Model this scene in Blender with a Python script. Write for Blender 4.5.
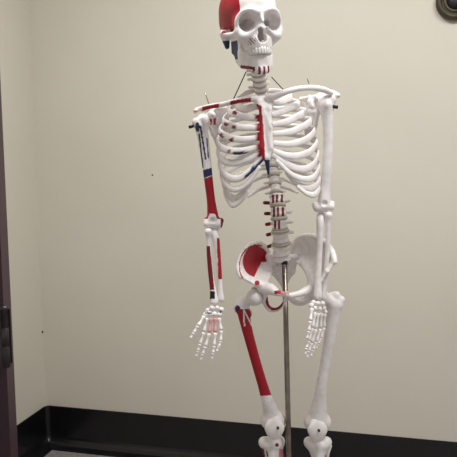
import bpy, math
import numpy as np
from mathutils import Matrix, Vector

for o in list(bpy.data.objects):
    bpy.data.objects.remove(o)
SC = bpy.context.scene
COL = SC.collection

# ------------------------------------------------------------------ camera
FPX = 575.0
CAM = np.array([0.0, 0.0, 1.35])
PITCH, ROLL = math.radians(4.8), math.radians(-0.85)
R3 = (Matrix.Rotation(math.pi/2 - PITCH, 3, 'X') @ Matrix.Rotation(ROLL, 3, 'Z'))
RN = np.array(R3)
cd = bpy.data.cameras.new('camera')
cd.sensor_width = 36.0
cd.lens = 36.0*FPX/457.0
cd.clip_start = 0.05
cam = bpy.data.objects.new('camera', cd)
COL.objects.link(cam)
cam.matrix_world = Matrix.Translation(Vector(CAM)) @ R3.to_4x4()
SC.camera = cam

# ------------------------------------------------------------------ light
W = bpy.data.worlds.new('world')
SC.world = W
W.use_nodes = True
W.node_tree.nodes['Background'].inputs[0].default_value = (0.95, 0.92, 0.90, 1)
W.node_tree.nodes['Background'].inputs[1].default_value = 0.39

def area(name, loc, target, sx, sy, power, col):
    l = bpy.data.lights.new(name, 'AREA')
    l.shape = 'RECTANGLE'
    l.size, l.size_y = sx, sy
    l.energy = power
    l.color = col
    o = bpy.data.objects.new(name, l)
    COL.objects.link(o)
    o.location = loc
    o.rotation_euler = (Vector(target) - Vector(loc)).to_track_quat('-Z', 'Y').to_euler()
    return o

area('ceiling_panel_light', (-0.12, 1.25, 2.85), (-0.12, 1.5, 0.0), 0.6, 0.6, 25, (1.0, 0.985, 0.965))
area('ceiling_panel_light', (1.05, 0.75, 2.85), (0.95, 1.0, 0.0), 0.9, 0.6, 31, (1.0, 0.985, 0.965))
SC.view_settings.view_transform = 'Standard'
SC.view_settings.look = 'None'
SC.view_settings.gamma = 1.0
SC.view_settings.exposure = 0.0
SC.view_settings.use_curve_mapping = False

# ------------------------------------------------------------------ helpers
def at(px, py, Y):
    """point of the room seen at (px, py) whose distance into the room is Y"""
    d = RN @ np.array([(px-228.5)/FPX, -(py-228.5)/FPX, -1.0])
    return CAM + d*(Y/d[1])

def pix(P):
    q = (np.asarray(P) - CAM) @ RN
    return 228.5 - FPX*q[:, 0]/q[:, 2], 228.5 + FPX*q[:, 1]/q[:, 2]

def lin(r, g, b):
    return tuple(((c/255)/12.92 if c/255 <= .04045 else ((c/255+.055)/1.055)**2.4) for c in (r, g, b))

BONE = lin(247, 243, 243)
RED = lin(170, 16, 40)
DRED = lin(120, 14, 30)
NAVY = lin(38, 50, 92)
DARK = lin(30, 28, 34)
PINK = lin(214, 140, 146)

def newmat(name, base, rough=0.5, metal=0.0, spec=0.5):
    m = bpy.data.materials.new(name)
    m.use_nodes = True
    b = m.node_tree.nodes['Principled BSDF']
    b.inputs['Base Color'].default_value = (*base, 1)
    b.inputs['Roughness'].default_value = rough
    b.inputs['Metallic'].default_value = metal
    b.inputs['Specular IOR Level'].default_value = spec
    return m, m.node_tree, b

def noise_mix(nt, b, c1, c2, scale, detail=3, lo=0.35, hi=0.65, bump=0, bscale=200):
    tc = nt.nodes.new('ShaderNodeTexCoord')
    n = nt.nodes.new('ShaderNodeTexNoise')
    n.inputs['Scale'].default_value = scale
    n.inputs['Detail'].default_value = detail
    nt.links.new(tc.outputs['Object'], n.inputs['Vector'])
    r = nt.nodes.new('ShaderNodeValToRGB')
    r.color_ramp.elements[0].position = lo
    r.color_ramp.elements[1].position = hi
    r.color_ramp.elements[0].color = (*c1, 1)
    r.color_ramp.elements[1].color = (*c2, 1)
    nt.links.new(n.outputs['Fac'], r.inputs['Fac'])
    nt.links.new(r.outputs['Color'], b.inputs['Base Color'])
    if bump:
        n2 = nt.nodes.new('ShaderNodeTexNoise')
        n2.inputs['Scale'].default_value = bscale
        nt.links.new(tc.outputs['Object'], n2.inputs['Vector'])
        bp = nt.nodes.new('ShaderNodeBump')
        bp.inputs['Strength'].default_value = bump
        bp.inputs['Distance'].default_value = 0.002
        nt.links.new(n2.outputs['Fac'], bp.inputs['Height'])
        nt.links.new(bp.outputs['Normal'], b.inputs['Normal'])

# painted plastic bone: the muscle paint is a colour attribute, faint mottling over it
M_BONE, nt, b = newmat('bone_plastic', BONE, 0.42, 0, 0.45)
va = nt.nodes.new('ShaderNodeAttribute')
va.attribute_name = 'paint'
tc = nt.nodes.new('ShaderNodeTexCoord')
nz = nt.nodes.new('ShaderNodeTexNoise')
nz.inputs['Scale'].default_value = 60
nt.links.new(tc.outputs['Object'], nz.inputs['Vector'])
rp = nt.nodes.new('ShaderNodeValToRGB')
rp.color_ramp.elements[0].color = (0.90, 0.88, 0.85, 1)
rp.color_ramp.elements[1].color = (1, 1, 1, 1)
rp.color_ramp.elements[0].position = 0.3
rp.color_ramp.elements[1].position = 0.6
nt.links.new(nz.outputs['Fac'], rp.inputs['Fac'])
mx = nt.nodes.new('ShaderNodeMix')
mx.data_type = 'RGBA'
mx.blend_type = 'MULTIPLY'
mx.inputs[0].default_value = 1.0
nt.links.new(va.outputs['Color'], mx.inputs[6])
nt.links.new(rp.outputs['Color'], mx.inputs[7])
nt.links.new(mx.outputs[2], b.inputs['Base Color'])

M_TOOTH, _, _ = newmat('tooth_plastic', lin(245, 243, 240), 0.25)
M_DISC, nt, b = newmat('disc_rubber', lin(190, 180, 164), 0.55)
noise_mix(nt, b, lin(180, 168, 150), lin(198, 188, 172), 40)
M_STEEL, nt, b = newmat('pole_steel', lin(150, 142, 132), 0.28, 1.0)
noise_mix(nt, b, lin(135, 126, 116), lin(160, 152, 142), 30)
M_DARK, nt, b = newmat('black_metal', lin(34, 31, 34), 0.4, 0.3)
noise_mix(nt, b, lin(30, 27, 30), lin(42, 38, 42), 50)
M_BRONZE, nt, b = newmat('bronze_metal', lin(96, 88, 70), 0.5, 0.5)
noise_mix(nt, b, lin(66, 60, 48), lin(84, 78, 62), 25)
M_WALL, nt, b = newmat('cream_wall_paint', lin(222, 214, 196), 0.6, 0, 0.3)
noise_mix(nt, b, lin(210, 205, 192), lin(215, 210, 197), 1.6, bump=0.08, bscale=90)
M_BASE, nt, b = newmat('black_vinyl', lin(20, 19, 22), 0.24, 0, 0.55)
noise_mix(nt, b, lin(13, 12, 16), lin(19, 18, 22), 12)
M_FLOOR, nt, b = newmat('speckled_floor', lin(150, 146, 145), 0.45)
noise_mix(nt, b, lin(120, 116, 115), lin(176, 171, 168), 220, detail=6, lo=.4, hi=.6)
M_DOOR, nt, b = newmat('plum_paint', lin(66, 36, 50), 0.4)
noise_mix(nt, b, lin(50, 24, 37), lin(58, 29, 43), 9)
M_HINGE, nt, b = newmat('hinge_metal', lin(70, 62, 66), 0.35, 0.8)
noise_mix(nt, b, lin(62, 55, 58), lin(82, 74, 76), 40)
M_CEIL, nt, b = newmat('ceiling_white', lin(225, 222, 214), 0.8)
noise_mix(nt, b, lin(220, 216, 208), lin(230, 227, 220), 3)

def link(name, V, F, mat, parent=None, smooth=True, colors=None, props=None, origin=None):
    V = np.asarray(V, float)
    c = V.mean(0) if origin is None else np.asarray(origin)
    me = bpy.data.meshes.new(name)
    me.from_pydata((V-c).tolist(), [], [tuple(int(i) for i in f) for f in F])
    me.validate()
    if smooth:
        me.polygons.foreach_set('use_smooth', [True]*len(me.polygons))
    if colors is not None and len(me.vertices) == len(V):
        a = me.color_attributes.new('paint', 'FLOAT_COLOR', 'POINT')
        a.data.foreach_set('color', np.hstack([colors, np.ones((len(V), 1))]).astype(np.float32).ravel())
    me.materials.append(mat)
    me.update()
    o = bpy.data.objects.new(name, me)
    COL.objects.link(o)
    if parent is not None:
        o.parent = parent
        o.location = Vector(c) - WORLD[parent.name]
    else:
        o.location = Vector(c)
    WORLD[o.name] = Vector(c)
    if props:
        for k, v in props.items():
            o[k] = v
    return o

WORLD = {}
def root(name, loc, label, cat, group=None):
    o = bpy.data.objects.new(name, None)
    COL.objects.link(o)
    o.location = Vector(loc)
    o.empty_display_size = 0.05
    WORLD[o.name] = Vector(loc)
    o['label'] = label
    o['category'] = cat
    if group:
        o['group'] = group
    return o

# --- signed distance bones, meshed with surface nets
def surface_nets(F, lo, h):
    ins = F < 0
    s = np.zeros(tuple(n-1 for n in F.shape), np.int8)
    off = [(i, j, k) for i in (0, 1) for j in (0, 1) for k in (0, 1)]
    n0, n1, n2 = F.shape
    for i, j, k in off:
        s += ins[i:n0-1+i, j:n1-1+j, k:n2-1+k]
    m = (s > 0) & (s < 8)
    I = np.argwhere(m)
    idx = -np.ones(m.shape, np.int64)
    idx[m] = np.arange(len(I))
    acc = np.zeros((len(I), 3))
    cnt = np.zeros(len(I))
    for a in off:
        for ax in range(3):
            if a[ax]:
                continue
            b_ = list(a)
            b_[ax] = 1
            A = I+np.array(a)
            B = I+np.array(b_)
            va_ = F[A[:, 0], A[:, 1], A[:, 2]]
            vb = F[B[:, 0], B[:, 1], B[:, 2]]
            c = (va_ < 0) != (vb < 0)
            t = np.where(c, va_/np.where(c, va_-vb, 1), 0)
            acc += np.where(c[:, None], A+(B-A)*t[:, None], 0)
            cnt += c
    V = lo + h*acc/cnt[:, None]
    faces = []
    for ax in range(3):
        u, v = (ax+1) % 3, (ax+2) % 3
        sl0 = [slice(None)]*3
        sl1 = [slice(None)]*3
        sl0[ax] = slice(0, -1)
        sl1[ax] = slice(1, None)
        c0, c1 = ins[tuple(sl0)], ins[tuple(sl1)]
        E = np.argwhere(c0 != c1)
        ok = (E[:, u] > 0) & (E[:, v] > 0) & (E[:, u] < F.shape[u]-1) & (E[:, v] < F.shape[v]-1)
        E = E[ok]
        flip = ~c0[E[:, 0], E[:, 1], E[:, 2]]
        du = np.zeros(3, int)
        dv = np.zeros(3, int)
        du[u] = 1
        dv[v] = 1
        q = [E-du-dv, E-dv, E, E-du]
        q = np.stack([idx[c[:, 0], c[:, 1], c[:, 2]] for c in q], 1)
        q[flip] = q[flip][:, ::-1]
        faces.append(q)
    return V, np.vstack(faces)

def catmull(pts, n=6):
    P = np.array(pts, float)
    P = np.vstack([2*P[0]-P[1], P, 2*P[-1]-P[-2]])
    out = []
    for i in range(1, len(P)-2):
        for t in np.arange(n)/n:
            a, b_, c, d = P[i-1], P[i], P[i+1], P[i+2]
            out.append(.5*((2*b_)+(c-a)*t+(2*a-5*b_+4*c-d)*t*t+(3*b_-a-3*c+d)*t**3))
    out.append(P[-2])
    return np.array(out)

class Bone:
    def __init__(s, k=0.004):
        s.ops = []
        s.k = k
        s.lo = np.full(3, 1e9)
        s.hi = np.full(3, -1e9)
    def _b(s, p, r):
        s.lo = np.minimum(s.lo, np.asarray(p)-r)
        s.hi = np.maximum(s.hi, np.asarray(p)+r)
    def cone(s, a, b_, ra, rb=None, sub=False, k=None):
        rb = ra if rb is None else rb
        a, b_ = np.asarray(a, float), np.asarray(b_, float)
        if not sub:
            s._b(a, ra)
            s._b(b_, rb)
        def f(P):
            d = b_-a
            t = np.clip(((P-a)@d)/max(d@d, 1e-12), 0, 1)
            return np.linalg.norm(P-a-t[:, None]*d, axis=1)-(ra+(rb-ra)*t)
        s.ops.append((f, sub, k))
        return s
    def chain(s, pts, n=4, k=None):
        """pts: rows of (x, y, z, r)"""
        Q = catmull(pts, n)
        for q in Q:
            s._b(q[:3], q[3])
        def f(P):
            best = np.full(len(P), 1e9)
            for a, b_ in zip(Q[:-1], Q[1:]):
                d = b_[:3]-a[:3]
                t = np.clip(((P-a[:3])@d)/max(d@d, 1e-12), 0, 1)
                best = np.minimum(best, np.linalg.norm(P-a[:3]-t[:, None]*d, axis=1)-(a[3]+(b_[3]-a[3])*t))
            return best
        s.ops.append((f, False, k))
        return s
    def ell(s, c, r, rot=None, sub=False, k=None):
        c = np.asarray(c, float)
        r = np.asarray(r if hasattr(r, '__len__') else (r, r, r), float)
        Rm = np.eye(3) if rot is None else np.array(rot)
        if not sub:
            s._b(c, r.max())
        def f(P):
            q = (P-c)@Rm
            k0 = np.linalg.norm(q/r, axis=1)
            k1 = np.linalg.norm(q/(r*r), axis=1)
            return k0*(k0-1)/np.maximum(k1, 1e-9)
        s.ops.append((f, sub, k))
        return s
    def tri(s, a, b_, c, t, k=None):
        a, b_, c = [np.asarray(x, float) for x in (a, b_, c)]
        for p in (a, b_, c):
            s._b(p, t)
        ba, cb, ac = b_-a, c-b_, a-c
        nor = np.cross(ba, ac)
        def f(P):
            pa, pb, pc = P-a, P-b_, P-c
            sg = (np.sign(pa@np.cross(ba, nor))+np.sign(pb@np.cross(cb, nor))+np.sign(pc@np.cross(ac, nor)))
            def e(d, q):
                tt = np.clip(q@d/(d@d), 0, 1)
                return ((tt[:, None]*d-q)**2).sum(1)
            edge = np.minimum(np.minimum(e(ba, pa), e(cb, pb)), e(ac, pc))
            pl = (pa@nor)**2/(nor@nor)
            return np.sqrt(np.where(sg < 2, edge, pl))-t
        s.ops.append((f, False, k))
        return s
    def ribbon(s, pts, t, k=None):
        """upright curved wall: rows of (x, y, zc, half height)"""
        Q = np.array(pts, float)
        for q in Q:
            s._b(q[:3], max(q[3]+t, t))
        def f(P):
            best = np.full(len(P), 1e9)
            for a, b_ in zip(Q[:-1], Q[1:]):
                d = b_[:2]-a[:2]
                tt = np.clip((P[:, :2]-a[:2])@d/(d@d), 0, 1)
                d2 = np.linalg.norm(P[:, :2]-a[:2]-tt[:, None]*d, axis=1)
                zc = a[2]+(b_[2]-a[2])*tt
                hh = a[3]+(b_[3]-a[3])*tt
                dz = np.maximum(np.abs(P[:, 2]-zc)-(hh-t), 0)
                best = np.minimum(best, np.sqrt(d2**2+dz**2)-t)
            return best
        s.ops.append((f, False, k))
        return s
    def mesh(s, h=0.002):
        pad = 3*h
        lo, hi = s.lo-pad, s.hi+pad
        n = np.ceil((hi-lo)/h).astype(int)+1
        ax = [lo[i]+h*np.arange(n[i]) for i in range(3)]
        G = np.stack(np.meshgrid(*ax, indexing='ij'), -1).reshape(-1, 3)
        F = np.empty(len(G))
        CH = 400000
        for c0 in range(0, len(G), CH):
            P = G[c0:c0+CH]
            d = None
            for f, sub, k in s.ops:
                v = f(P)
                kk = s.k if k is None else k
                if d is None:
                    d = v
                elif sub:
                    v = -v
                    hh = np.maximum(kk-np.abs(d-v), 0)/kk
                    d = np.maximum(d, v)+hh*hh*kk*.25
                else:
                    hh = np.maximum(kk-np.abs(d-v), 0)/kk
                    d = np.minimum(d, v)-hh*hh*kk*.25
            F[c0:c0+CH] = d
        return surface_nets(F.reshape(n), lo, h)

def paint(V, rules):
    c = np.tile(np.array(BONE), (len(V), 1))
    if rules:
        u, v = pix(V)
        for fn, colr in rules:
            m = fn(u, v)
            c[m] = colr
    return c

def bone(name, b_, parent, rules=None, h=0.002, label=None):
    V, F = b_.mesh(h)
    return link(name, V, F, M_BONE, parent, colors=paint(V, rules), props={'label': label} if label else None)

def tube(path, rad, nseg=10, hint=None):
    """swept tube; rad rows (wide, thin); hint = outward normal per point for flat sections"""
    P = np.asarray(path, float)
    n = len(P)
    rad = np.asarray(rad, float)
    if rad.ndim == 0:
        rad = np.tile([float(rad)]*2, (n, 1))
    elif rad.ndim == 1:
        rad = np.stack([rad, rad], 1) if len(rad) == n else np.tile(rad, (n, 1))
    T = np.gradient(P, axis=0)
    T /= np.linalg.norm(T, axis=1)[:, None]
    V = []
    for i in range(n):
        hh = np.array([0.13, 0.9, 0.2]) if hint is None else hint[i]
        wdir = np.cross(T[i], hh)
        wdir /= np.linalg.norm(wdir)
        ndir = np.cross(wdir, T[i])
        for j in range(nseg):
            a = 2*math.pi*j/nseg
            V.append(P[i]+wdir*math.cos(a)*rad[i, 0]+ndir*math.sin(a)*rad[i, 1])
    V += [P[0], P[-1]]
    F = []
    for i in range(n-1):
        for j in range(nseg):
            j2 = (j+1) % nseg
            F.append((i*nseg+j, i*nseg+j2, (i+1)*nseg+j2, (i+1)*nseg+j))
    a, b_ = n*nseg, n*nseg+1
    for j in range(nseg):
        j2 = (j+1) % nseg
        F.append((a, j2, j))
        F.append((b_, (n-1)*nseg+j, (n-1)*nseg+j2))
    return np.array(V), F

def box(lo, hi):
    V = [(x, y, z) for x in (lo[0], hi[0]) for y in (lo[1], hi[1]) for z in (lo[2], hi[2])]
    F = [(0, 1, 3, 2), (4, 6, 7, 5), (0, 4, 5, 1), (2, 3, 7, 6), (0, 2, 6, 4), (1, 5, 7, 3)]
    return np.array(V, float), F

def prism(poly, z0, z1):
    n = len(poly)
    V = [(x, y, z0) for x, y in poly]+[(x, y, z1) for x, y in poly]
    F = [tuple(range(n))[::-1], tuple(range(n, 2*n))]+[(i, (i+1) % n, n+(i+1) % n, n+i) for i in range(n)]
    return np.array(V, float), F

def extrude_profile(p0, p1, prof, inward):
    """profile rows (out, z) run along the floor line p0 -> p1"""
    p0, p1, inward = map(lambda q: np.array(q, float), (p0, p1, inward))
    V = []
    for p in (p0, p1):
        for o_, z in prof:
            q = p+inward*o_
            V.append((q[0], q[1], z))
    n = len(prof)
    F = [(i, (i+1) % n, n+(i+1) % n, n+i) for i in range(n)]+[tuple(range(n))[::-1], tuple(range(n, 2*n))]
    return np.array(V), F

def lathe(prof, n=32):
    V, F = [], []
    for r, z in prof:
        for j in range(n):
            a = 2*math.pi*j/n
            V.append((r*math.cos(a), r*math.sin(a), z))
    m = len(prof)
    for i in range(m-1):
        for j in range(n):
            j2 = (j+1) % n
            F.append((i*n+j, i*n+j2, (i+1)*n+j2, (i+1)*n+j))
    F.append(tuple(range(n))[::-1])
    F.append(tuple(range((m-1)*n, m*n)))
    return np.array(V), F

def struct(name, VF, mat, smooth=False, parent=None):
    return link(name, VF[0], VF[1], mat, parent, smooth, props={'kind': 'structure'} if parent is None else None)

# ------------------------------------------------------------------ room
th = math.radians(14.1)
WD = np.array([math.cos(th), -math.sin(th)])       # along the back wall, to the right
WN = np.array([-math.sin(th), -math.cos(th)])      # out of the back wall, into the room
BH = 0.205                                        # baseboard height
c3 = at(46, 405, 2.9)
k_ = (CAM[2]-BH)/(CAM[2]-c3[2])
corner = (CAM+(c3-CAM)*k_)[:2]
cx, cy = corner
def bw(s, n=0.0):
    return corner+WD*s+WN*n
def wl(s, n=0.0):
    return corner+WN*s+WD*n
CH_ = 2.9
struct('wall_back', prism([bw(-.1), bw(4.2), bw(4.2, -.1), bw(-.1, -.1)], 0, CH_), M_WALL)
struct('wall_left', prism([wl(0), wl(0, -.1), wl(3.4, -.1), wl(3.4)], 0, CH_), M_WALL)
struct('floor', prism([wl(3.6, -.2), wl(3.6, 4.4), wl(-.15, 4.4), wl(-.15, -.2)], -0.05, 0), M_FLOOR)
struct('ceiling', prism([wl(3.6, -.2), wl(3.6, 4.4), wl(-.15, 4.4), wl(-.15, -.2)], CH_, CH_+.05), M_CEIL)
PROF = [(0.0, BH), (0.0035, BH), (0.0045, BH-.003), (0.0045, 0.046), (0.009, 0.034), (0.018, 0.022), (0.033, 0.013), (0.062, 0.005), (0.064, 0.0), (0.0, 0.0)]
def cove(path, normals):
    V, n = [], len(PROF)
    for p, nn in zip(path, normals):
        for o_, z in PROF:
            q = p+nn*o_
            V.append((q[0], q[1], z))
    F = []
    for k in range(len(path)-1):
        F += [(k*n+i, k*n+(i+1) % n, k*n+n+(i+1) % n, k*n+n+i) for i in range(n)]
    m = (len(path)-1)*n
    F += [tuple(range(n))[::-1], tuple(range(m, m+n))]
    return np.array(V), F
RC = .03
cen = bw(RC, RC)
arc = []
for k in range(9):
    t = math.pi/2*k/8
    nn = math.cos(t)*WD+math.sin(t)*WN
    arc.append((cen-nn*RC, nn))
struct('baseboard_back', cove([p for p, _ in arc]+[bw(4.2)], [q for _, q in arc]+[WN]), M_BASE, smooth=False)
struct('baseboard_left', extrude_profile(wl(RC), wl(3.4), PROF, WD), M_BASE)

# steel door frame close by on the left, seen along its edge, with its middle hinge
d0 = at(17, 430, 1.19)
dx = d0[0]
def vert_box(x0, x1, y0, y1, z0, z1):
    return box((x0, y0, z0), (x1, y1, z1))
xr = dx
dv, df = [], []
def addp(VF):
    n = sum(len(v) for v in dv)
    dv.append(VF[0])
    df.extend([tuple(i+n for i in f) for f in VF[1]])
addp(prism([(xr, 1.15), (xr, 1.19), (xr-.16, 1.19), (xr-.16, 1.15)], 0, 2.13))
door = struct('door_1', (np.vstack(dv), df), M_DOOR)
hz = at(5, 337, 1.14)
hx = hz[0]
hv, hf = lathe([(.0055, -.064), (.0078, -.062), (.0078, -.02), (.0072, -.0195), (.0072, -.0185), (.0078, -.018), (.0078, .018),
                (.0072, .0185), (.0072, .0195), (.0078, .02), (.0078, .055), (.009, .0555), (.009, .061), (.005, .064)], 20)
link('hinge', hv+np.array([hx, 1.1425, hz[2]]), hf, M_HINGE, door, props={'label': 'dark metal hinge knuckle'})
pv, pf = box((hx-.02, 1.1465, hz[2]-.056), (hx+.010, 1.1495, hz[2]+.056))
link('hinge_plate', pv, pf, M_HINGE, door, smooth=False)

# round metal fitting on the wall, upper right
def on_wall(px, py):
    d = at(px, py, 1.0)-CAM
    # plane through corner with normal WN
    t = ((corner-CAM[:2])@WN)/(d[:2]@WN)
    return CAM+d*t
wc = on_wall(455.5, 1.5)
rr = 18.5/FPX*wc[1]
prof = [(.001, -.0), (rr*.98, 0), (rr, .006), (rr, .02), (rr*.93, .03), (rr*.80, .033), (rr*.74, .028), (rr*.70, .016), (rr*.64, .015), (rr*.60, .022), (rr*.50, .024), (rr*.46, .014), (rr*.3, .010), (.001, .010)]
lv, lf = lathe(prof, 48)
Rw = np.array([[WD[0], 0, WN[0]], [WD[1], 0, WN[1]], [0, 1, 0]])
if np.linalg.det(Rw) < 0:
    Rw[:, 0] *= -1
lw = lv@Rw.T+wc
fx = root('wall_fitting', wc, 'round dark bronze metal fitting with stepped rim mounted high on the cream wall', 'wall fitting')
link('rim', lw, lf, M_BRONZE, fx)
dv_, df_ = lathe([(.001, .0105), (rr*.44, .0105), (rr*.40, .019), (rr*.2, .024), (.001, .025)], 32)
link('centre_cap', dv_@Rw.T+wc, df_, M_DARK, fx, props={'label': 'black domed centre'})

# two small dark screws left in the walls
def screw(p, n, r, label):
    V, F = lathe([(.0005, 0), (r, 0), (r, .0015), (r*.6, .003), (.0005, .003)], 12)
    ax = np.array([n[0], n[1], 0])
    s_ = np.cross(ax, [0, 0, 1])
    Rm = np.stack([s_, np.cross(ax, s_), ax], 1)
    o = link('wall_screw', V@Rm.T+p, F, M_DARK)
    o['label'] = label
    o['category'] = 'screw'
d = at(42.3, 332, 1)-CAM
t_ = ((corner-CAM[:2])@WD)/(d[:2]@WD)
screw(CAM+d*t_, WD, .006, 'small dark screw in the cream side wall close to the corner')
screw(on_wall(152.5, 175), WN, .0035, 'tiny dark screw alone on the wide cream back wall')

# ------------------------------------------------------------------ skeleton
pole_top, pole_low = at(284.5, 262, 1.62), at(289.0, 457, 1.625)
pd = (pole_low-pole_top)/(pole_top[2]-pole_low[2])
pole_foot = pole_top+pd*(pole_top[2]-0.085)
SK = root('anatomical_skeleton', (pole_foot[0], 1.62, 0.0),
          'life-size white plastic human skeleton with red and blue muscle paint hanging on a steel pole', 'skeleton')

# --- skull, in its own millimetres: x to its left, -y forward, z up
def rot(ax, deg):
    return np.array(Matrix.Rotation(math.radians(deg), 3, ax))
SKR = rot('Y', -5)@rot('Z', 16)@rot('X', 9)
SKS = 1.12e-3
sk_o = at(260.4, 21.5, 1.40)-SKS*(SKR@np.array([0, -86, 14.0]))
def skull_world(V):
    return V*(SKS*np.array([.93, 1, 1]))@SKR.T+sk_o
s = Bone(k=8)
s.ell((0, 4, 46), (64, 88, 66))
s.ell((0, -42, 42), (54, 44, 46), k=14)
s.ell((0, 38, 22), (54, 48, 38), k=14)
for q in (-1, 1):
    s.ell((q*84, -46, 12), (30, 28, 36), sub=True, k=10)            # temporal hollow
for q in (-1, 1):
    s.ell((q*34, -62, 12), (24, 24, 27), k=8)                      # socket walls
s.ell((0, -58, -12), (38, 32, 30), k=8)                            # maxilla core
s.ribbon([(-26, -52, -30, 14), (-27, -68, -30, 14), (-20, -84, -30, 14), (-8, -92, -30, 14), (8, -92, -30, 14), (20, -84, -30, 14), (27, -68, -30, 14), (26, -52, -30, 14)], 6)
for q in (-1, 1):
    s.chain([(q*8, -90, 33, 5.5), (q*26, -90, 38, 5), (q*43, -83, 33, 4.5), (q*51, -75, 16, 4.5), (q*50, -73, -2, 5.5)], k=10)
    s.chain([(q*51, -74, -4, 8), (q*42, -80, -14, 9), (q*28, -86, -12, 7), (q*15, -91, 2, 4)], k=6)
    s.chain([(q*44, -76, -16, 9), (q*30, -74, -26, 8)], k=6)
    s.chain([(q*52, -72, -8, 6.5), (q*63, -48, -7, 4.5), (q*67, -22, -3, 4), (q*62, -2, 2, 5)], k=5)
    s.cone((q*54, 12, 0), (q*51, 10, -27), 13, 6)
    s.cone((q*20, -30, -12), (q*18, -38, -34), 6, 4)
    s.ell((q*31, -84, 13), (18.5, 34, 18), rot=rot('Z', -q*14), sub=True, k=3)
    s.ell((q*24, -56, 12), (10, 24, 10), rot=rot('Z', -q*22), sub=True, k=5)
s.ell((0, 30, -34), (40, 50, 22), sub=True, k=10)
s.ell((0, -30, -44), (22, 34, 18), sub=True, k=8)
s.chain([(0, -90, 32, 6), (0, -96, 20, 4.5), (0, -100, 13, 3.2)], k=5)
s.cone((0, -70, -19), (0, -120, -19), 11, 11.5, sub=True, k=2)
s.cone((0, -70, -4), (0, -120, -6), 7.5, 7.5, sub=True, k=2)
s.ell((0, -62, -12), (14, 22, 18), sub=True, k=2)
s.cone((0, -62, -26), (0, -66, 8), 1.6, 1.6, k=1)
s.cone((0, -94, -28), (0, -98, -26), 3, 1.5, k=2)
V, F = s.mesh(1.6)
W_ = skull_world(V)
x, y, z = V.T
col = np.tile(np.array(BONE), (len(V), 1))
col[(x < -42) & (z > 6+0.12*(y+20)) & (y > -74) & (y < 60) & (np.abs(x) > 30)] = RED
rg = (x < -40) & (z < 6) & (z > -2) & (y > -66) & (y < -6)
col[rg] = DRED
col[(x < -42) & (z < -15) & (y > -2)] = NAVY
col[(x < -16) & (x > -30) & (z > -32) & (z < -18) & (np.sin(x*1.1+z*.9) > .55) & (y < -70)] = DRED
skull = link('skull', W_, F, M_BONE, SK, colors=col, props={'label': 'white skull with red painted right temple'})

def teeth_mesh(zc, hgt, yoff, half=26, depth=40, up=True):
    Vs, Fs, n = [], [], 0
    for i in range(14):
        a = math.pi*(0.04+0.92*i/13)
        px_, py_ = -half*math.cos(a), -52+yoff-depth*math.sin(a)**0.8
        front = math.sin(a)
        w = 3.4+1.4*(1-front)
        tdir = np.array([half*math.sin(a), -depth*math.cos(a), 0])
        tdir /= np.linalg.norm(tdir)
        nd = np.array([tdir[1], -tdir[0], 0])
        for zi, (zz, sc) in enumerate([(-.5, .72), (-.2, .95), (.25, 1.0), (.5, .86)]):
            if not up:
                zz = -zz
            for ju in range(8):
                an = 2*math.pi*ju/8
                cu, su = math.cos(an), math.sin(an)
                cu = math.copysign(abs(cu)**.6, cu)
                su = math.copysign(abs(su)**.6, su)
                Vs.append(np.array([px_, py_, zc-zz*hgt])+tdir*cu*w*sc+nd*su*3.2*sc)
        for zi in range(3):
            for ju in range(8):
                j2 = (ju+1) % 8
                Fs.append((n+zi*8+ju, n+zi*8+j2, n+zi*8+8+j2, n+zi*8+8+ju))
        Fs.append(tuple(n+j for j in range(8))[::-1])
        Fs.append(tuple(n+24+j for j in range(8)))
        n += 32
    return np.array(Vs), Fs
tv, tf = teeth_mesh(-45.5, 15, -2, 28, 43)
link('upper_teeth', skull_world(tv), tf, M_TOOTH, skull)

m_ = Bone(k=6)
for q in (-1, 1):
    m_.ribbon([(q*42, -8, -24, 22), (q*38, -26, -30, 28), (q*35, -46, -40, 24)], 4.5)
    m_.cone((q*44, -8, -8), (q*48, -8, 0), 5, 6)
    m_.cone((q*38, -36, -16), (q*40, -38, -4), 4, 2.5)
m_.ribbon([(-36, -24, -53, 15), (-33, -50, -61, 22), (-24, -74, -69, 19), (-10, -86, -73, 20), (10, -86, -73, 20), (24, -74, -69, 19), (33, -50, -61, 22), (36, -24, -53, 15)], 7)
m_.ell((0, -89, -86), (14, 7, 9))
for q in (-1, 1):
    m_.ell((q*46, -68, -104), (32, 48, 26), sub=True, k=8)
V, F = m_.mesh(1.6)
x, y, z = V.T
col = np.tile(np.array(BONE), (len(V), 1))
col[(x < -32) & (y > -40) & (z < -18) & (z > -58)] = NAVY
col[(z < -78) & (np.abs(x) < 22) & (np.sin(x*.55+1) > .0)] = DRED
col[(x < -22) & (x > -40) & (np.abs(z+78+0.35*(x+30)) < 3)] = DRED
mand = link('mandible', skull_world(V), F, M_BONE, SK, colors=col)
tv, tf = teeth_mesh(-57, 9, 1, 26, 40, up=False)
link('lower_teeth', skull_world(tv), tf, M_TOOTH, mand)

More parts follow.
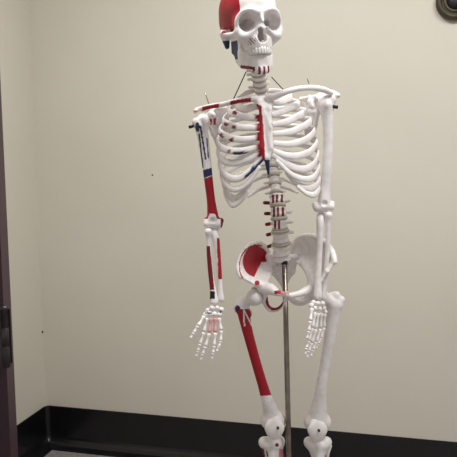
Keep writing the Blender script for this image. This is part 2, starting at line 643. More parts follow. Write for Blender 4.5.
# --- spine
SPX = np.array([(52, 254, 1.47), (60, 256, 1.475), (70, 258.5, 1.49), (80, 260, 1.515), (89, 261, 1.55), (105, 263.5, 1.60), (130, 267, 1.645), (160, 271, 1.65),
                (185, 275, 1.625), (200, 277.5, 1.60), (215, 278.8, 1.585), (230, 280.2, 1.585), (245, 281.2, 1.60), (256, 282, 1.62)])
def sp(v):
    return at(np.interp(v, SPX[:, 0], SPX[:, 1]), v, np.interp(v, SPX[:, 0], SPX[:, 2]))
def vertebra(kind, v0, v1, rules=None):
    p0, p1 = sp(v0), sp(v1)
    ax = p0-p1
    H = np.linalg.norm(ax)
    ax /= H
    c = (p0+p1)/2
    xx = np.cross([0, 1, 0], ax)
    xx /= np.linalg.norm(xx)
    yy = np.cross(ax, xx)
    def L(a, b_, z_):
        return c+xx*a*.001+yy*b_*.001+ax*z_*.001
    w, dpt, tp, tpz, sps = {'c': (20, 15, 27, 0, 14), 't': (14.5, 13, 28, 4, 30), 'l': (21.5, 16, 36, 2, 32)}[kind]
    if kind == 'l':
        w += max(0, (v0-205)*.10)
    B = Bone(k=.004)
    hh = H*1000*.42
    r = w*.001
    # body: stacked discs, waisted
    Rm = np.stack([xx, yy, ax], 1)
    B.ell(L(0, 0, -hh*.55), (r, dpt*.001, hh*.00055), Rm)
    B.ell(L(0, 0, hh*.55), (r, dpt*.001, hh*.00055), Rm)
    B.ell(L(0, 0, 0), (r*.88, dpt*.00088, hh*.00095), Rm)
    for q in (-1, 1):
        B.cone(L(q*w*.6, dpt*.8, 1), L(q*w*.55, dpt+12, 1), .0042, .0048)
        B.cone(L(q*w*.5, dpt+12, 2), L(q*tp*.96, dpt+(4 if kind == 'l' else 16), tpz), .0048, .0052 if kind == 'l' else .0036)
        B.cone(L(q*w*.55, dpt+12, hh*.7), L(q*w*.5, dpt+14, -hh*.9), .0045, .0045)
        B.cone(L(q*w*.5, dpt+13, 0), L(0, dpt+20, -1), .004, .004)
    B.cone(L(0, dpt+19, -1), L(0, dpt+19+sps*.7, -hh*(1.6 if kind == 't' else .4)), .0042, .004)
    bone('vertebra', B, SK, rules, h=.0018)
def disc(v, w, dpt, t):
    c = sp(v)
    ax = sp(v-3)-sp(v+3)
    ax /= np.linalg.norm(ax)
    xx = np.cross([0, 1, 0], ax)
    xx /= np.linalg.norm(xx)
    yy = np.cross(ax, xx)
    V, F = lathe([(.001, -t/2), (.92, -t/2), (1.0, -t*.25), (1.03, 0), (1.0, t*.25), (.92, t/2), (.001, t/2)], 24)
    V = c+V[:, :1]*w*xx+V[:, 1:2]*dpt*yy+V[:, 2:]*ax
    link('intervertebral_disc', V, F, M_DISC, SK)
cv = np.linspace(53, 89, 8)
tvv = np.linspace(89, 193, 13)
lv_ = np.linspace(193, 256, 6)
for i in range(7):
    vertebra('c', cv[i], cv[i+1])
    disc(cv[i+1], .0205, .0155, .0068)
for i in range(12):
    vertebra('t', tvv[i], tvv[i+1])
    disc(tvv[i+1], .0155+.0003*i, .014, .005)
def lrule(top, n):
    cxs = [273.2, 277.2, 282.0]
    R_ = [(lambda u, v, a=a: (np.abs(u-a-(top-195)*.08) < 1.15) & (v > top+1.5) & (v < top+11), DRED) for a in cxs[:n]]
    R_.append((lambda u, v: (u < np.interp(top, [193, 245], [269.5, 271.5])), DRED))
    return R_
for i in range(5):
    vertebra('l', lv_[i], lv_[i+1], lrule(lv_[i], [3, 3, 2, 0, 0][i]))
    if i < 4:
        disc(lv_[i+1], .0222+.0012*i, .0172, .0095)

# --- sacrum
a = at
B = Bone(k=.008)
B.ell(a(282, 259, 1.63), (.026, .02, .013))
B.tri(a(269, 257, 1.655), a(296, 257, 1.655), a(292, 271, 1.68), .009)
B.tri(a(269, 257, 1.655), a(292, 271, 1.68), a(273.5, 272, 1.68), .009)
B.tri(a(273.5, 272, 1.68), a(292, 271, 1.68), a(284, 286, 1.69), .007)
B.chain([(*a(284, 285, 1.69), .006), (*a(284.5, 291, 1.68), .004)])
for vv, ww in ((265, 5), (270, 4.4), (275, 3.6)):
    for q in (-1, 1):
        c = a(282.6+q*ww, vv, 1.645+(vv-265)*.002)
        B.cone(c, c+np.array([0, .03, 0]), .0028, .0028, sub=True, k=.002)
bone('sacrum', B, SK)

# --- hip bones
def hipbone(crest, F0, extra, body, socket, sock_r, pub, ring, rules, fr=.0245):
    B = Bone(k=.007)
    C_ = [a(*p) for p in crest]
    Q = catmull(crest, 3)
    Q = [a(*p) for p in Q]
    f = a(*F0)
    E = [a(*p) for p in extra]
    loop = Q+E+[Q[0]]
    for p, q in zip(loop[:-1], loop[1:]):
        B.tri(f, p, q, .003)
    for p, q in zip(Q[:-1], Q[1:]):
        B.cone(p, q, .0052)
    B.chain([(*a(*p[:3]), p[3]) for p in body])
    B.ell(a(*socket), (.027, .024, .027))
    B.chain([(*a(*p[:3]), p[3]) for p in pub])
    B.chain([(*a(*p[:3]), p[3]) for p in ring], k=.004)
    h_ = np.array(a(*socket))+np.array(sock_r)
    B.ell(h_, fr+.002, sub=True, k=.003)
    bone('hip_bone', B, SK, rules, h=.0021)

def fossa(u, v):
    return (((u-256)/13.2)**2+((v-261.5)/15.5)**2 < 1) & (v-262 < 1.2*(u-245)+22) & ~((u > 253) & (v > 262) & (u-253 > -(v-276)*.5+1.5)) & (u < 266.5)
hipR = dict(
    crest=[(270, 256, 1.68), (264, 246, 1.665), (256, 243.5, 1.64), (247, 247, 1.605), (240.5, 257, 1.57), (238.5, 268, 1.545), (241, 277, 1.53)],
    F0=(255, 263, 1.645),
    extra=[(249, 281, 1.54), (256, 285, 1.54), (266, 284, 1.57), (272, 272, 1.645)],
    body=[(256, 270, 1.62, .009), (257, 279, 1.575, .011), (262, 287, 1.565, .016)],
    socket=(258.5, 294.5, 1.585), sock_r=(-.014, -.012, -.004),
    pub=[(264, 288, 1.57, .018), (271, 289.5, 1.55, .0155), (278, 293, 1.535, .0085), (287, 294.5, 1.525, .007)],
    ring=[(264, 297, 1.585, .010), (266.5, 305, 1.60, .0085), (271, 309.5, 1.60, .0075), (278, 309, 1.575, .0055), (284, 303, 1.55, .005), (287, 296, 1.53, .006)],
    rules=[(fossa, RED),
           (lambda u, v: (np.abs(np.hypot((u-257)/17.6, (v-266)/20.8)-1) < .04) & (v < 278) & (u < 262), RED),
           (lambda u, v: np.hypot(u-257, v-283) < 2.6, RED),
           (lambda u, v: (v > 290.5-(u-276)*.1) & (v < 294) & (u > 274) & (u < 281), RED),
           (lambda u, v: (u >= 281) & (v < 294.5), PINK),
           (lambda u, v: (np.abs(np.hypot(u-274.5, v-301.5)-7.4) < 1.5) & (v > 297), DRED)])
hipbone(**hipR)
hipL = dict(
    crest=[(290, 257, 1.68), (294, 243, 1.675), (302, 236.5, 1.65), (313, 236, 1.615), (324, 241.5, 1.58), (332, 251, 1.55), (335, 262, 1.53)],
    F0=(309, 255, 1.66),
    extra=[(328, 272, 1.53), (322, 281, 1.54), (311, 284, 1.565), (306, 270, 1.60), (297, 262, 1.65)],
    body=[(303, 263, 1.63, .007), (309, 275, 1.59, .008), (312, 285, 1.57, .012)],
    socket=(319, 294, 1.595), sock_r=(.014, -.012, -.004),
    pub=[(313, 286, 1.57, .0135), (306, 291, 1.555, .0115), (298, 294, 1.54, .0085), (290, 295.5, 1.525, .0075)],
    ring=[(312, 293, 1.59, .012), (306, 300, 1.60, .0105), (300, 302.5, 1.595, .0095), (294, 301, 1.57, .0085), (290, 297, 1.53, .0075)],
    rules=None)
hipbone(**hipL)
B = Bone()
B.cone(a(287.3, 293, 1.527), a(288.3, 298, 1.532), .006)
V, F = B.mesh(.002)
link('pubic_disc', V, F, M_DISC, SK)

# --- sternum
B = Bone(k=.005)
def poly_t(pts, t):
    P = [a(*p) for p in pts]
    for i in range(1, len(P)-1):
        B.tri(P[0], P[i], P[i+1], t)
poly_t([(257, 100, 1.495), (260, 98, 1.497), (269, 97.5, 1.497), (272, 100, 1.495), (271, 104, 1.485), (269, 109, 1.475), (262, 109, 1.475), (259, 105, 1.485)], .006)
poly_t([(262, 108, 1.475), (269, 108, 1.475), (270.5, 128, 1.462), (271, 148, 1.455), (268, 158, 1.456), (265, 158, 1.456), (262, 148, 1.455), (261.5, 128, 1.462)], .0052)
B.chain([(*a(266.5, 157, 1.457), .007), (*a(267.5, 165, 1.462), .0055), (*a(268.5, 174, 1.47), .003)])
stern_rules = [(lambda u, v: (u < np.interp(v, [100, 106, 125, 158], [250, 261.2, 263.3, 265.3])) & (v > 104) & (v < 160), RED),
               (lambda u, v: (v > 160) & (u > 264), NAVY)]
bone('sternum', B, SK, stern_rules)

# --- ribs
CHX = 269.0
def rib(side, i, lat, front):
    sgn = 1 if side == 'L' else -1
    v = tvv[i-1]+1.5
    u0 = np.interp(v, SPX[:, 0], SPX[:, 1])
    Ys = np.interp(v, SPX[:, 0], SPX[:, 2])
    pts = [(u0+sgn*5, v, Ys+.016)]
    if lat is None:
        pts += front
    else:
        w = abs(lat[0]-u0)
        bb = .045*min(1, w/40)
        pts += [(u0+sgn*w*.30, v+.03*(lat[1]-v), Ys+bb*.9),
                (u0+sgn*w*.66, v+.25*(lat[1]-v), Ys+bb*.75),
                (u0+sgn*w*.92, v+.62*(lat[1]-v), Ys*.5+.5*1.57+.012),
                (lat[0], lat[1], 1.555)]
        n = len(front)
        for j, p in enumerate(front):
            t = (j+1)/n
            endY = {1: 1.492, 2: 1.478}.get(i, 1.462)
            if i >= 9:
                endY = 1.478
            e = 1-(1-t)**1.7
            pts.append((p[0], p[1], 1.545+(endY-1.545)*e))
    P = np.array([a(*p) for p in pts])
    Q = catmull(P, 7)
    cen = np.array([a(CHX, q, 1.565) for q in pix(Q)[1]])
    hint = Q-cen
    hint[:, 2] = 0.15*np.linalg.norm(hint, axis=1)
    hint /= np.linalg.norm(hint, axis=1)[:, None]
    n = len(Q)
    tt = np.linspace(0, 1, n)
    wide = np.interp(tt, [0, .08, .3, .6, .85, 1], [.005, .0050, .0078, .0098, .0092, .0074])
    if i == 1:
        wide *= 1.15
    if lat is None:
        wide = np.interp(tt, [0, .2, .8, 1], [.004, .005, .0055, .0025])
    if i in (8, 9, 10):
        wide *= np.interp(tt, [0, .6, 1], [1, .95, .72])
    thin = np.full(n, .0036)
    thin[:3] = .0045
    V, F = tube(Q, np.stack([wide, thin], 1), 12, hint)
    rules = None
    if side == 'R':
        rules = []
        if 2 <= i <= 6:
            rules.append((lambda u, v: u > np.interp(v, [110, 122, 160], [254, 256.5, 258.5]), RED))
        spots = {2: [(235, 113)], 3: [(234, 127), (226, 124)], 4: [(231, 140), (221, 136)], 5: [(229, 151)], }.get(i, [])
        for (su, sv) in spots:
            rules.append((lambda u, v, su=su, sv=sv: (np.hypot(u-su, v-sv) < 2.4), DRED))
        if i == 7:
            rules.append((lambda u, v: (u > 244) & (u < 265) & (v > 174.7-(u-245)*1.0), NAVY))
        if i == 5:
            rules.append((lambda u, v: (u > 233) & (u < 248) & (v > 151.5), NAVY))
    link('rib', V, F, M_BONE, SK, colors=paint(V, rules))
ribsL = {1: ((291, 97), [(286, 99), (279, 102), (271, 102)]),
         2: ((299, 104), [(294, 106), (283, 111), (271, 115)]),
         3: ((306, 112), [(300, 115), (287, 121.5), (271, 125)]),
         4: ((311, 121), [(304, 126), (290, 132), (272, 134)]),
         5: ((314.5, 131), [(306, 139.5), (290, 144), (272, 143)]),
         6: ((317, 142), [(311, 151), (300, 155.5), (287, 155.5), (272, 150.5)]),
         7: ((318.5, 153), [(314, 164), (305, 169), (293, 167), (282, 161), (272, 154)]),
         8: ((319.5, 166), [(314, 177), (304, 179), (291, 174), (276, 160)]),
         9: ((320, 178), [(315, 186.5), (306, 187.5), (294, 181), (286, 172)]),
         10: ((319.5, 187), [(315, 194.5), (307, 193.5), (297, 186)]),
         11: (None, [(283, 179, 1.68), (295, 184, 1.68), (307, 191, 1.64)]),
         12: (None, [(282, 187, 1.665), (290, 189, 1.67), (298, 193, 1.66)])}
ribsR = {1: ((236, 104), [(242, 109), (250, 108), (259, 105)]),
         2: ((229, 112), [(234, 113.5), (245, 117), (261, 119)]),
         3: ((223, 121), [(228, 124), (240, 127.5), (261, 128)]),
         4: ((219.5, 131), [(226, 136), (240, 139.5), (261, 137.5)]),
         5: ((217.5, 142), [(224, 149), (240, 151), (262, 146)]),
         6: ((217.5, 152), [(224, 161), (236, 163), (250, 158), (264, 151)]),
         7: ((219, 163), [(225, 174.5), (234, 179), (245, 175), (265, 155)]),
         8: ((221, 174), [(226, 184.5), (235, 189.5), (247, 184), (260, 166)]),
         9: ((223, 182), [(228, 193), (235, 198), (246, 189), (252, 181)]),
         10: ((224.5, 190), [(229, 201), (234, 205), (242, 199), (248, 190)]),
         11: (None, [(263, 177, 1.68), (253, 181, 1.68), (240, 188, 1.64)]),
         12: (None, [(267, 187, 1.665), (258, 190, 1.66), (248, 197, 1.64)])}
for i in range(1, 13):
    rib('L', i, *ribsL[i])
    rib('R', i, *ribsR[i])

# --- shoulder girdles
def rodbone(name, pts, rules=None, k=.003, h=.0018, parent=None, label=None):
    B = Bone(k=k)
    B.chain([(*a(*p[:3]), p[3]) for p in pts])
    return bone(name, B, parent or SK, rules, h, label)
rodbone('clavicle', [(269, 98, 1.485, .0105), (276, 96, 1.475, .0085), (287, 91.5, 1.47, .0075), (300, 88.5, 1.48, .007), (313, 88, 1.505, .0075), (324, 90, 1.525, .008), (331, 93, 1.535, .007)])
rodbone('clavicle', [(255, 98.5, 1.485, .0095), (247, 99, 1.475, .008), (236, 101, 1.47, .007), (222, 104.5, 1.48, .0065), (210, 106.5, 1.505, .0065), (201, 109, 1.525, .007)],
        [(lambda u, v: (u > 230) & (u < 251) & (v > 99.3-(u-240)*.17), RED), (lambda u, v: (u < 219) & (u > 202) & (v > 105.2-(u-210)*.2), RED)],
        label='red painted right clavicle')
def scapula(pts, spine, acro, cora, rules=None):
    B = Bone(k=.006)
    P = [a(*p) for p in pts]
    for i in range(1, len(P)-1):
        B.tri(P[0], P[i], P[i+1], .0024)
    for p, q in zip(P[1:], P[2:]):
        B.cone(p, q, .0036)
    B.chain([(*a(*p[:3]), p[3]) for p in spine])
    B.chain([(*a(*p[:3]), p[3]) for p in acro])
    B.chain([(*a(*p[:3]), p[3]) for p in cora])
    bone('scapula', B, SK, rules)
scapula([(309, 112, 1.615), (301, 99, 1.62), (310, 97, 1.60), (319, 103, 1.572), (318.5, 112, 1.578), (316, 124, 1.60), (313, 141, 1.63), (307, 136, 1.645), (302, 115, 1.65), (301, 99, 1.62)],
        [(302, 106, 1.645, .004), (312, 99, 1.625, .006), (322, 94, 1.595, .007)],
        [(322, 94, 1.595, .007), (331, 92.5, 1.565, .0075), (338, 95.5, 1.545, .0065)],
        [(318, 102, 1.572, .010), (314, 98, 1.545, .0085), (310.5, 101, 1.52, .0085), (311.5, 106.5, 1.512, .0075)])
scapula([(214, 123, 1.615), (226, 108, 1.62), (216, 108, 1.60), (207, 116, 1.572), (208, 124, 1.578), (213, 134, 1.60), (219.5, 150, 1.63), (225, 146, 1.645), (228, 125, 1.65), (226, 108, 1.62)],
        [(226, 114, 1.645, .004), (214, 111, 1.62, .005), (203, 109, 1.59, .0065)],
        [(203, 109, 1.59, .0065), (198, 109.5, 1.56, .0068), (195.5, 111.5, 1.54, .006)],
        [(208, 117, 1.572, .009), (211, 113, 1.545, .0075), (213, 116, 1.52, .008), (212, 120, 1.512, .0065)],
        [(lambda u, v: (np.hypot(u-212.5, v-117) > 2.2) & (u > 207.5) & (u < 216) & (v > 118) & (v < 125) & (np.sin(u*1.5) > -.3), RED),
         (lambda u, v: (u < 199) & (v < 112) & (v > 110), PINK)])

# --- arms
def humerus(head, hr, tub, shaft, ca, cb, cr, epi, rules, tag):
    B = Bone(k=.006)
    B.ell(a(*head), hr)
    for p in tub:
        B.ell(a(*p[:3]), p[3])
    B.chain([(*a(*p[:3]), p[3]) for p in shaft])
    B.cone(a(*ca), a(*cb), cr, cr*1.05)
    m = (np.array(a(*ca))+a(*cb))/2
    for p in epi:
        B.ell(a(*p[:3]), p[3])
    B.ell(m+np.array([0, -.014, .011]), (.008, .006, .007), sub=True, k=.004)
    return bone('humerus', B, SK, rules, label=tag)
humerus((203, 121.5, 1.555), .0205, [(197, 122, 1.545, .0135), (200.5, 126, 1.535, .010)],
        [(201, 125, 1.548, .0185), (203, 137, 1.548, .0150), (206, 158, 1.548, .0132), (208.5, 180, 1.548, .0118), (211, 200, 1.552, .0115), (212.5, 213, 1.556, .0145), (213, 219, 1.557, .017)],
        (207.5, 224, 1.553), (218.5, 224.5, 1.553), .0112, [(221, 220.5, 1.557, .0075), (206, 220, 1.557, .007)],
        [(lambda u, v: (v > 178+(u-206)*-.35) & (v < 214), RED),
         (lambda u, v: (v > 214) & (v < 219) & (np.abs(u-212.3) > 2.8+(v-214)*.4), RED),
         (lambda u, v: (v > 169-(u-207)*.3) & (v < 177-(u-207)*.35) & (u < 212.5), NAVY),
         (lambda u, v: (np.abs(u-(197.5+(v-120)*.115)) < 0.8) & (v > 134) & (v < 168), NAVY),
         (lambda u, v: (np.abs(u-(201+(v-130)*.16)) < 0.9) & (v > 126) & (v < 160), NAVY),
         (lambda u, v: (np.abs(u-(206+(v-130)*.09)) < 0.6) & (v > 138) & (v < 158), NAVY),
         (lambda u, v: (((u-197.5)/2.2)**2+((v-127)/5)**2 < 1), NAVY),
         (lambda u, v: (u > 220.8) & (v > 216), DRED)], 'right humerus with red and navy muscle paint')
humerus((324, 101, 1.555), .0215, [(331, 100, 1.55, .014), (326.5, 105, 1.538, .011)],
        [(326, 106, 1.55, .0205), (327.8, 120, 1.55, .0150), (328, 145, 1.552, .0135), (327, 170, 1.552, .0130), (325.5, 188, 1.555, .0135), (324.3, 198, 1.556, .0165), (324, 203, 1.557, .019)],
        (317.5, 208, 1.553), (330, 207, 1.553), .0115, [(315, 205, 1.558, .0085), (332, 203.5, 1.558, .0075)], None, None)
rodbone('radius', [(208.5, 232, 1.545, .0105), (209, 238, 1.545, .0068), (209, 252, 1.543, .0066), (210.5, 272, 1.538, .0068), (213, 290, 1.532, .0085), (214, 301.5, 1.53, .012)],
        [(lambda u, v: (v > 246) & (v < 290) & (u < 208.6+(v-246)*.105+1.3), DRED), (lambda u, v: (v > 291) & (v < 299) & (u < 215), DARK)], label='right radius with red paint')
rodbone('ulna', [(214.5, 229, 1.562, .0115), (215.5, 236, 1.55, .0105), (217.5, 250, 1.545, .0078), (219, 268, 1.54, .007), (220.3, 286, 1.536, .0062), (221.3, 299, 1.534, .0085)],
        [(lambda u, v: (v > 238) & (v < 279) & (u > 216.8+(v-238)*.035), RED)], label='right ulna with red paint')
rodbone('ulna', [(321, 216, 1.562, .0115), (320.5, 222, 1.55, .0115), (320, 234, 1.545, .009), (319, 256, 1.543, .0085), (318, 278, 1.538, .009), (318, 296, 1.532, .0115)])
rodbone('radius', [(328.5, 215.5, 1.545, .011), (328, 222, 1.545, .0075), (328, 236, 1.545, .0068), (326.8, 262, 1.545, .007), (324.8, 282, 1.545, .0068), (323.5, 297, 1.545, .0085)])

def smallbone(name, p, q, r, parent, col=BONE):
    p, q = np.array(p), np.array(q)
    L_ = np.linalg.norm(q-p)
    tt = np.array([0, .04, .12, .3, .5, .7, .88, .96, 1.0])
    rr_ = r*np.array([.55, .95, 1.05, .68, .58, .64, .92, .85, .5])
    P = p+(q-p)*tt[:, None]
    V, F = tube(P, rr_, 10)
    link(name, V, F, M_BONE, parent, colors=np.tile(np.array(col), (len(V), 1)))

def hand(name, carpals, cr, thumb, fingers, mc='metacarpal', ph='phalanx', mcr=.0062, phr=.0056, rules=None, paint_mc=BONE, label=None):
    B = Bone(k=.0016)
    for p in carpals:
        B.ell(a(*p), (cr, cr*.9, cr*.95))
    hd = bone(name, B, SK, rules, h=.0012, label=label)
    for fi, ray in enumerate([thumb]+fingers):
        P = [a(*p) for p in ray]
        for j in range(len(P)-1):
            d = P[j+1]-P[j]
            smallbone(mc if j == 0 else ph, P[j]+d*.03, P[j]+d*.96, (mcr if j == 0 else phr*(1-.12*(j-1))), hd,
                      paint_mc if (j == 0 and fi in (2, 3)) else BONE)
    return hd
hand('hand', [(208, 310.5, 1.525), (212, 308, 1.522), (217, 308, 1.525), (221.5, 309.5, 1.528), (205.5, 314.5, 1.52), (210, 314, 1.518), (214.5, 314, 1.52), (219.5, 314.5, 1.524)], .0072,
     [(204.5, 316, 1.515), (198, 326, 1.50), (194, 332.5, 1.495), (190.5, 338.5, 1.492)],
     [[(207, 317.5, 1.518), (204, 332, 1.508), (200, 344, 1.50), (197.8, 351, 1.497), (196.3, 356.5, 1.496)],
      [(211, 317.5, 1.518), (209.5, 333, 1.508), (205.5, 346.5, 1.50), (202.8, 354, 1.497), (201, 360, 1.497)],
      [(215, 317.5, 1.52), (215.3, 332.5, 1.51), (214.2, 346, 1.50), (213, 353, 1.495), (212, 359, 1.494)],
      [(219, 317.5, 1.524), (221.3, 330.5, 1.514), (220.8, 341, 1.505), (219, 346.5, 1.50), (216.8, 351.5, 1.497)]],
     rules=[(lambda u, v: np.hypot(u-220.5, v-312) < 1.3, DARK), (lambda u, v: (np.abs(v-313) < .7) & (u < 212) & (u > 205), NAVY)], paint_mc=lin(226, 170, 172),
     label='right hand, palm forward with pink painted metacarpals')
hand('hand', [(313.5, 302.5, 1.515), (318, 303.5, 1.515), (322.5, 303.5, 1.53), (315, 308.5, 1.51), (319.5, 309, 1.52), (323.5, 308.5, 1.535), (311.5, 305.5, 1.505), (325, 312, 1.545)], .0072,
     [(312, 308, 1.50), (310.5, 321, 1.48), (309, 331, 1.472), (307, 339, 1.468)],
     [[(315, 312, 1.51), (312.5, 328, 1.49), (309, 341, 1.475), (306.5, 348, 1.468), (305.5, 354.5, 1.467)],
      [(318, 312.5, 1.518), (316, 329, 1.505), (312, 343, 1.49), (309, 351, 1.48), (307, 358, 1.477)],
      [(321, 312.5, 1.53), (320.5, 328.5, 1.525), (316.5, 342, 1.51), (313, 350, 1.50), (311, 356.5, 1.497)],
      [(324.5, 313.5, 1.542), (324, 327.5, 1.54), (321, 338, 1.53), (318.5, 344, 1.52), (316, 349, 1.515)]])

# --- legs
def femur(head, neck, troch, shaft, c1, c2, cr, rules, tag=None):
    B = Bone(k=.008)
    B.chain([(*a(*p[:3]), p[3]) for p in shaft])
    B.chain([(*a(*p[:3]), p[3]) for p in neck])
    for p in troch:
        B.ell(a(*p[:3]), p[3])
    B.ell(a(*head), .0235, k=.003)
    p1, p2 = np.array(a(*c1)), np.array(a(*c2))
    for p in (p1, p2):
        B.ell(p+np.array([0, .008, 0]), (cr, cr*1.35, cr*1.2), k=.016)
    B.ell((p1+p2)/2+np.array([0, .030, -.014]), (.010, .022, .02), sub=True, k=.006)
    return bone('femur', B, SK, rules, label=tag)
femur((254.5, 297.5, 1.575), [(253, 298.5, 1.578, .0165), (247, 301.5, 1.59, .0145), (242, 306, 1.60, .018)],
      [(239.5, 303.5, 1.60, .0155), (242, 301, 1.608, .0125), (238, 308, 1.598, .012), (249, 313, 1.605, .010)],
      [(242.5, 308, 1.60, .0185), (244.5, 318, 1.60, .0165), (248.5, 335, 1.60, .0145), (256, 362, 1.605, .0138), (263, 386, 1.615, .0145), (267.5, 401, 1.62, .0175), (270.5, 411, 1.63, .0225), (272.5, 419, 1.632, .026)],
      (267, 421, 1.636), (279.5, 420.5, 1.636), .0195,
      [(lambda u, v: (v > 309) & (v < 396+(u-262)*-.1) & (np.abs(u-(244+(v-315)*.28)) < 7.5) & ~((v < 326) & (np.abs(np.abs(u-(243.5+(v-309)*.28))-(v-309)*.22) < .7)), RED),
       (lambda u, v: np.hypot(u-237.5, v-308) < 2.6, NAVY)], 'right femur with long red painted shaft')
femur((320.5, 296.5, 1.59), [(322, 297.5, 1.59, .0165), (328, 300, 1.595, .015), (334, 303, 1.60, .019)],
      [(336, 295.5, 1.60, .0125), (341, 300, 1.60, .0115), (338, 305, 1.598, .013), (331, 296, 1.606, .011)],
      [(334, 306, 1.60, .021), (332.5, 318, 1.60, .0180), (330, 336, 1.60, .0158), (325.5, 362, 1.605, .0145), (321.5, 386, 1.61, .0155), (319.5, 401, 1.62, .0195), (318, 412, 1.63, .026), (317.5, 420, 1.632, .028)],
      (311, 423, 1.636), (324.5, 423, 1.636), .0205, None)
def patella(p, hole):
    B = Bone(k=.004)
    B.ell(a(*p), (.029, .0085, .024))
    B.ell(np.array(a(*p))+np.array([0, .002, -.010]), (.024, .009, .026))
    B.ell(np.array(a(*p))+np.array([0, .006, .014]), (.022, .010, .020))
    o = bone('patella', B, SK, h=.0016)
    c = np.array(a(*hole))
    V, F = lathe([(.0005, 0), (.0036, 0), (.0036, .012), (.0005, .012)], 14)
    V = V@np.array([[1, 0, 0], [0, 0, 1], [0, -1, 0]]).T
    V[:, 1] -= V[:, 1].mean()
    link('screw', V+c, F, M_DARK, o, props={'label': 'dark screw in the kneecap'})
patella((274.5, 428, 1.607), (277.8, 427.5, 1.599))
patella((317.5, 430, 1.605), (318.7, 430, 1.597))

def shin(plA, plB, pr, shaft, fib, rulesT=None, rulesF=None):
    B = Bone(k=.009)
    B.cone(a(*plA), a(*plB), pr)
    B.ell((np.array(a(*plA))+a(*plB))/2+np.array([0, 0, -.004]), (.034, .022, .013))
    for q in (plA, plB):
        B.cone(a(*q), a(shaft[1][0], shaft[1][1], shaft[1][2]), pr*.95, .010, k=.014)
    m = (np.array(a(*plA))+a(*plB))/2
    B.ell(m+np.array([0, 0, -.006]), (.032, .024, .014))
    B.ell(m+np.array([0, -.014, -.035]), (.012, .012, .018))
    B.chain([(*a(*p[:3]), p[3]) for p in shaft])
    bone('tibia', B, SK, rulesT, h=.0022)
    rodbone('fibula', fib, rulesF)
shin((264, 442, 1.652), (279.5, 441, 1.65), .0125,
     [(274, 447, 1.652, .021), (278, 457, 1.652, .0155), (280.5, 475, 1.655, .0130), (280, 520, 1.665, .0115), (279, 553, 1.67, .0145), (279, 562, 1.67, .018)],
     [(261.5, 444, 1.672, .0075), (264.5, 452, 1.67, .0048), (268, 470, 1.67, .0042), (270, 530, 1.675, .0042), (271, 560, 1.675, .0075)],
     [(lambda u, v: (v > 449) & (v < 500) & (u > 279), PINK), (lambda u, v: np.hypot(u-277, v-445) < 2, DRED)],
     [(lambda u, v: (v > 447) & (v < 520) & (u < 264.5+(v-452)*.19), DRED)])
shin((309, 442, 1.652), (326.5, 442, 1.65), .0125,
     [(318, 448, 1.652, .024), (318, 460, 1.65, .017), (318, 480, 1.652, .0135), (318, 522, 1.662, .012), (318, 555, 1.668, .015), (318, 564, 1.668, .018)],
     [(329.5, 446, 1.672, .0075), (327.5, 456, 1.67, .005), (326, 480, 1.672, .0042), (326.5, 530, 1.675, .0042), (327, 561, 1.675, .0075)])
def foot(cxp, cyp, sgn):
    c = np.array(a(cxp, cyp, 1.675))
    B = Bone(k=.006)
    B.ell(c+np.array([0, 0, .0]), (.021, .026, .016))
    B.chain([(*(c+np.array([sgn*.004, .01, -.016])), .018), (*(c+np.array([sgn*.006, .045, -.03])), .019)])
    B.chain([(*(c+np.array([0, -.03, -.008])), .015), (*(c+np.array([0, -.055, -.018])), .0135)])
    for q in (-1, 0, 1):
        B.ell(c+np.array([q*.016, -.068, -.024+q*sgn*-.003]), .0105)
    f = bone('foot', B, SK, h=.0022)
    for j in range(5):
        o_ = (j-2)*sgn
        p0 = c+np.array([o_*.0115, -.078, -.026-.002*j])
        p1 = c+np.array([o_*.0165, -.138+.006*j, -.04-.0004*j])
        r_ = .0068 if j == 0 else .0045
        smallbone('metatarsal', p0, p1, r_, f)
        p2 = p1+np.array([o_*.001, -.026+.002*j, -.002])
        smallbone('phalanx', p1+np.array([0, -.001, 0]), p2, r_*.85, f)
        smallbone('phalanx', p2+np.array([0, -.001, 0]), p2+np.array([0, -.016, -.001]), r_*.75, f)
foot(279, 570, -1)
foot(318.5, 572, 1)

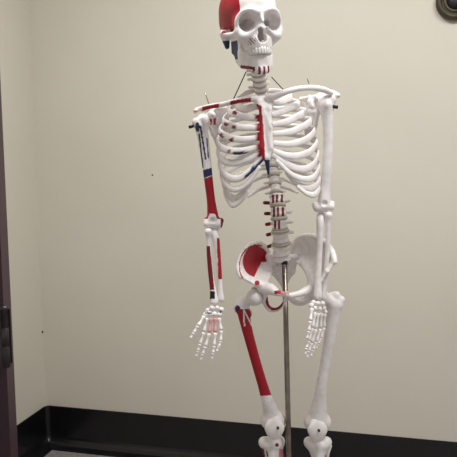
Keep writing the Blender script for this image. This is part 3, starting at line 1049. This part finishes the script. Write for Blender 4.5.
# --- hardware that belongs to the skeleton
def peg(name, p, q, r, mat, label=None, parent=None):
    V, F = tube(np.array([p, (np.array(p)+q)/2, q]), r, 10)
    link(name, V, F, mat, parent or SK, props={'label': label} if label else None)
peg('screw', a(193.5, 126, 1.54), a(188.8, 127.3, 1.54), .0042, M_DARK, 'dark shoulder screw')
peg('screw', a(332.5, 106.5, 1.54), a(337.8, 107.3, 1.54), .0046, M_DARK, 'dark shoulder screw')
peg('wire', a(204.8, 92, 1.55), a(209.5, 106, 1.55), .0011, M_STEEL)
peg('wire', a(307.5, 79, 1.55), a(310.5, 89, 1.52), .0011, M_STEEL)
peg('wire', a(246, 72, 1.50), a(233.5, 99, 1.50), .0014, M_DARK, 'dark wire from neck to right clavicle')
peg('wire', a(271.5, 77, 1.49), a(284.5, 91, 1.48), .0012, M_DARK, 'dark wire from neck to left clavicle')
peg('pelvic_bolt', a(284.2, 266, 1.602), a(283.6, 266, 1.66), .0045, M_STEEL, 'steel bolt through the sacrum')

# ------------------------------------------------------------------ stand
ST = root('skeleton_stand', (pole_foot[0], pole_foot[1], 0.0), 'upright brushed steel support pole rising between the plastic skeleton legs to its pelvis', 'stand')
peg('pole', pole_foot, pole_top, .0078, M_STEEL, parent=ST)
V, F = lathe([(.001, -.006), (.0086, -.006), (.0092, -.004), (.0092, .004), (.006, .007), (.001, .008)], 20)
link('pole_cap', V+pole_top, F, M_DARK, ST, props={'label': 'dark cap on the pole top'})
V, F = lathe([(.001, .050), (.034, .050), (.036, .055), (.036, .085), (.02, .092), (.014, .12), (.0085, .125), (.001, .125)], 28)
link('hub', V+np.array([pole_foot[0], pole_foot[1], 0]), F, M_DARK, ST)
for k in range(5):
    an = 2*math.pi*k/5+.3
    dr = np.array([math.cos(an), math.sin(an), 0])
    p0 = np.array([pole_foot[0], pole_foot[1], .07])+dr*.03
    p1 = np.array([pole_foot[0], pole_foot[1], .062])+dr*.27
    V, F = tube(np.array([p0, (p0+p1)/2, p1]), np.array([(.011, .014), (.010, .012), (.009, .009)]), 10, [np.array([0, 0, 1.])]*3)
    leg = link('leg', V, F, M_DARK, ST)
    V, F = lathe([(.001, -.008), (.018, -.008), (.022, -.005), (.022, .005), (.018, .008), (.001, .008)], 20)
    side = np.array([-dr[1], dr[0], 0])
    Rm = np.stack([dr, np.array([0, 0, 1.]), side], 1)
    link('caster', V@Rm.T+p1*np.array([1, 1, 0])+np.array([0, 0, .0225]), F, M_DARK, leg)
    peg('caster_stem', p1*np.array([1, 1, 0])+np.array([0, 0, .04]), p1, .004, M_STEEL, parent=leg)
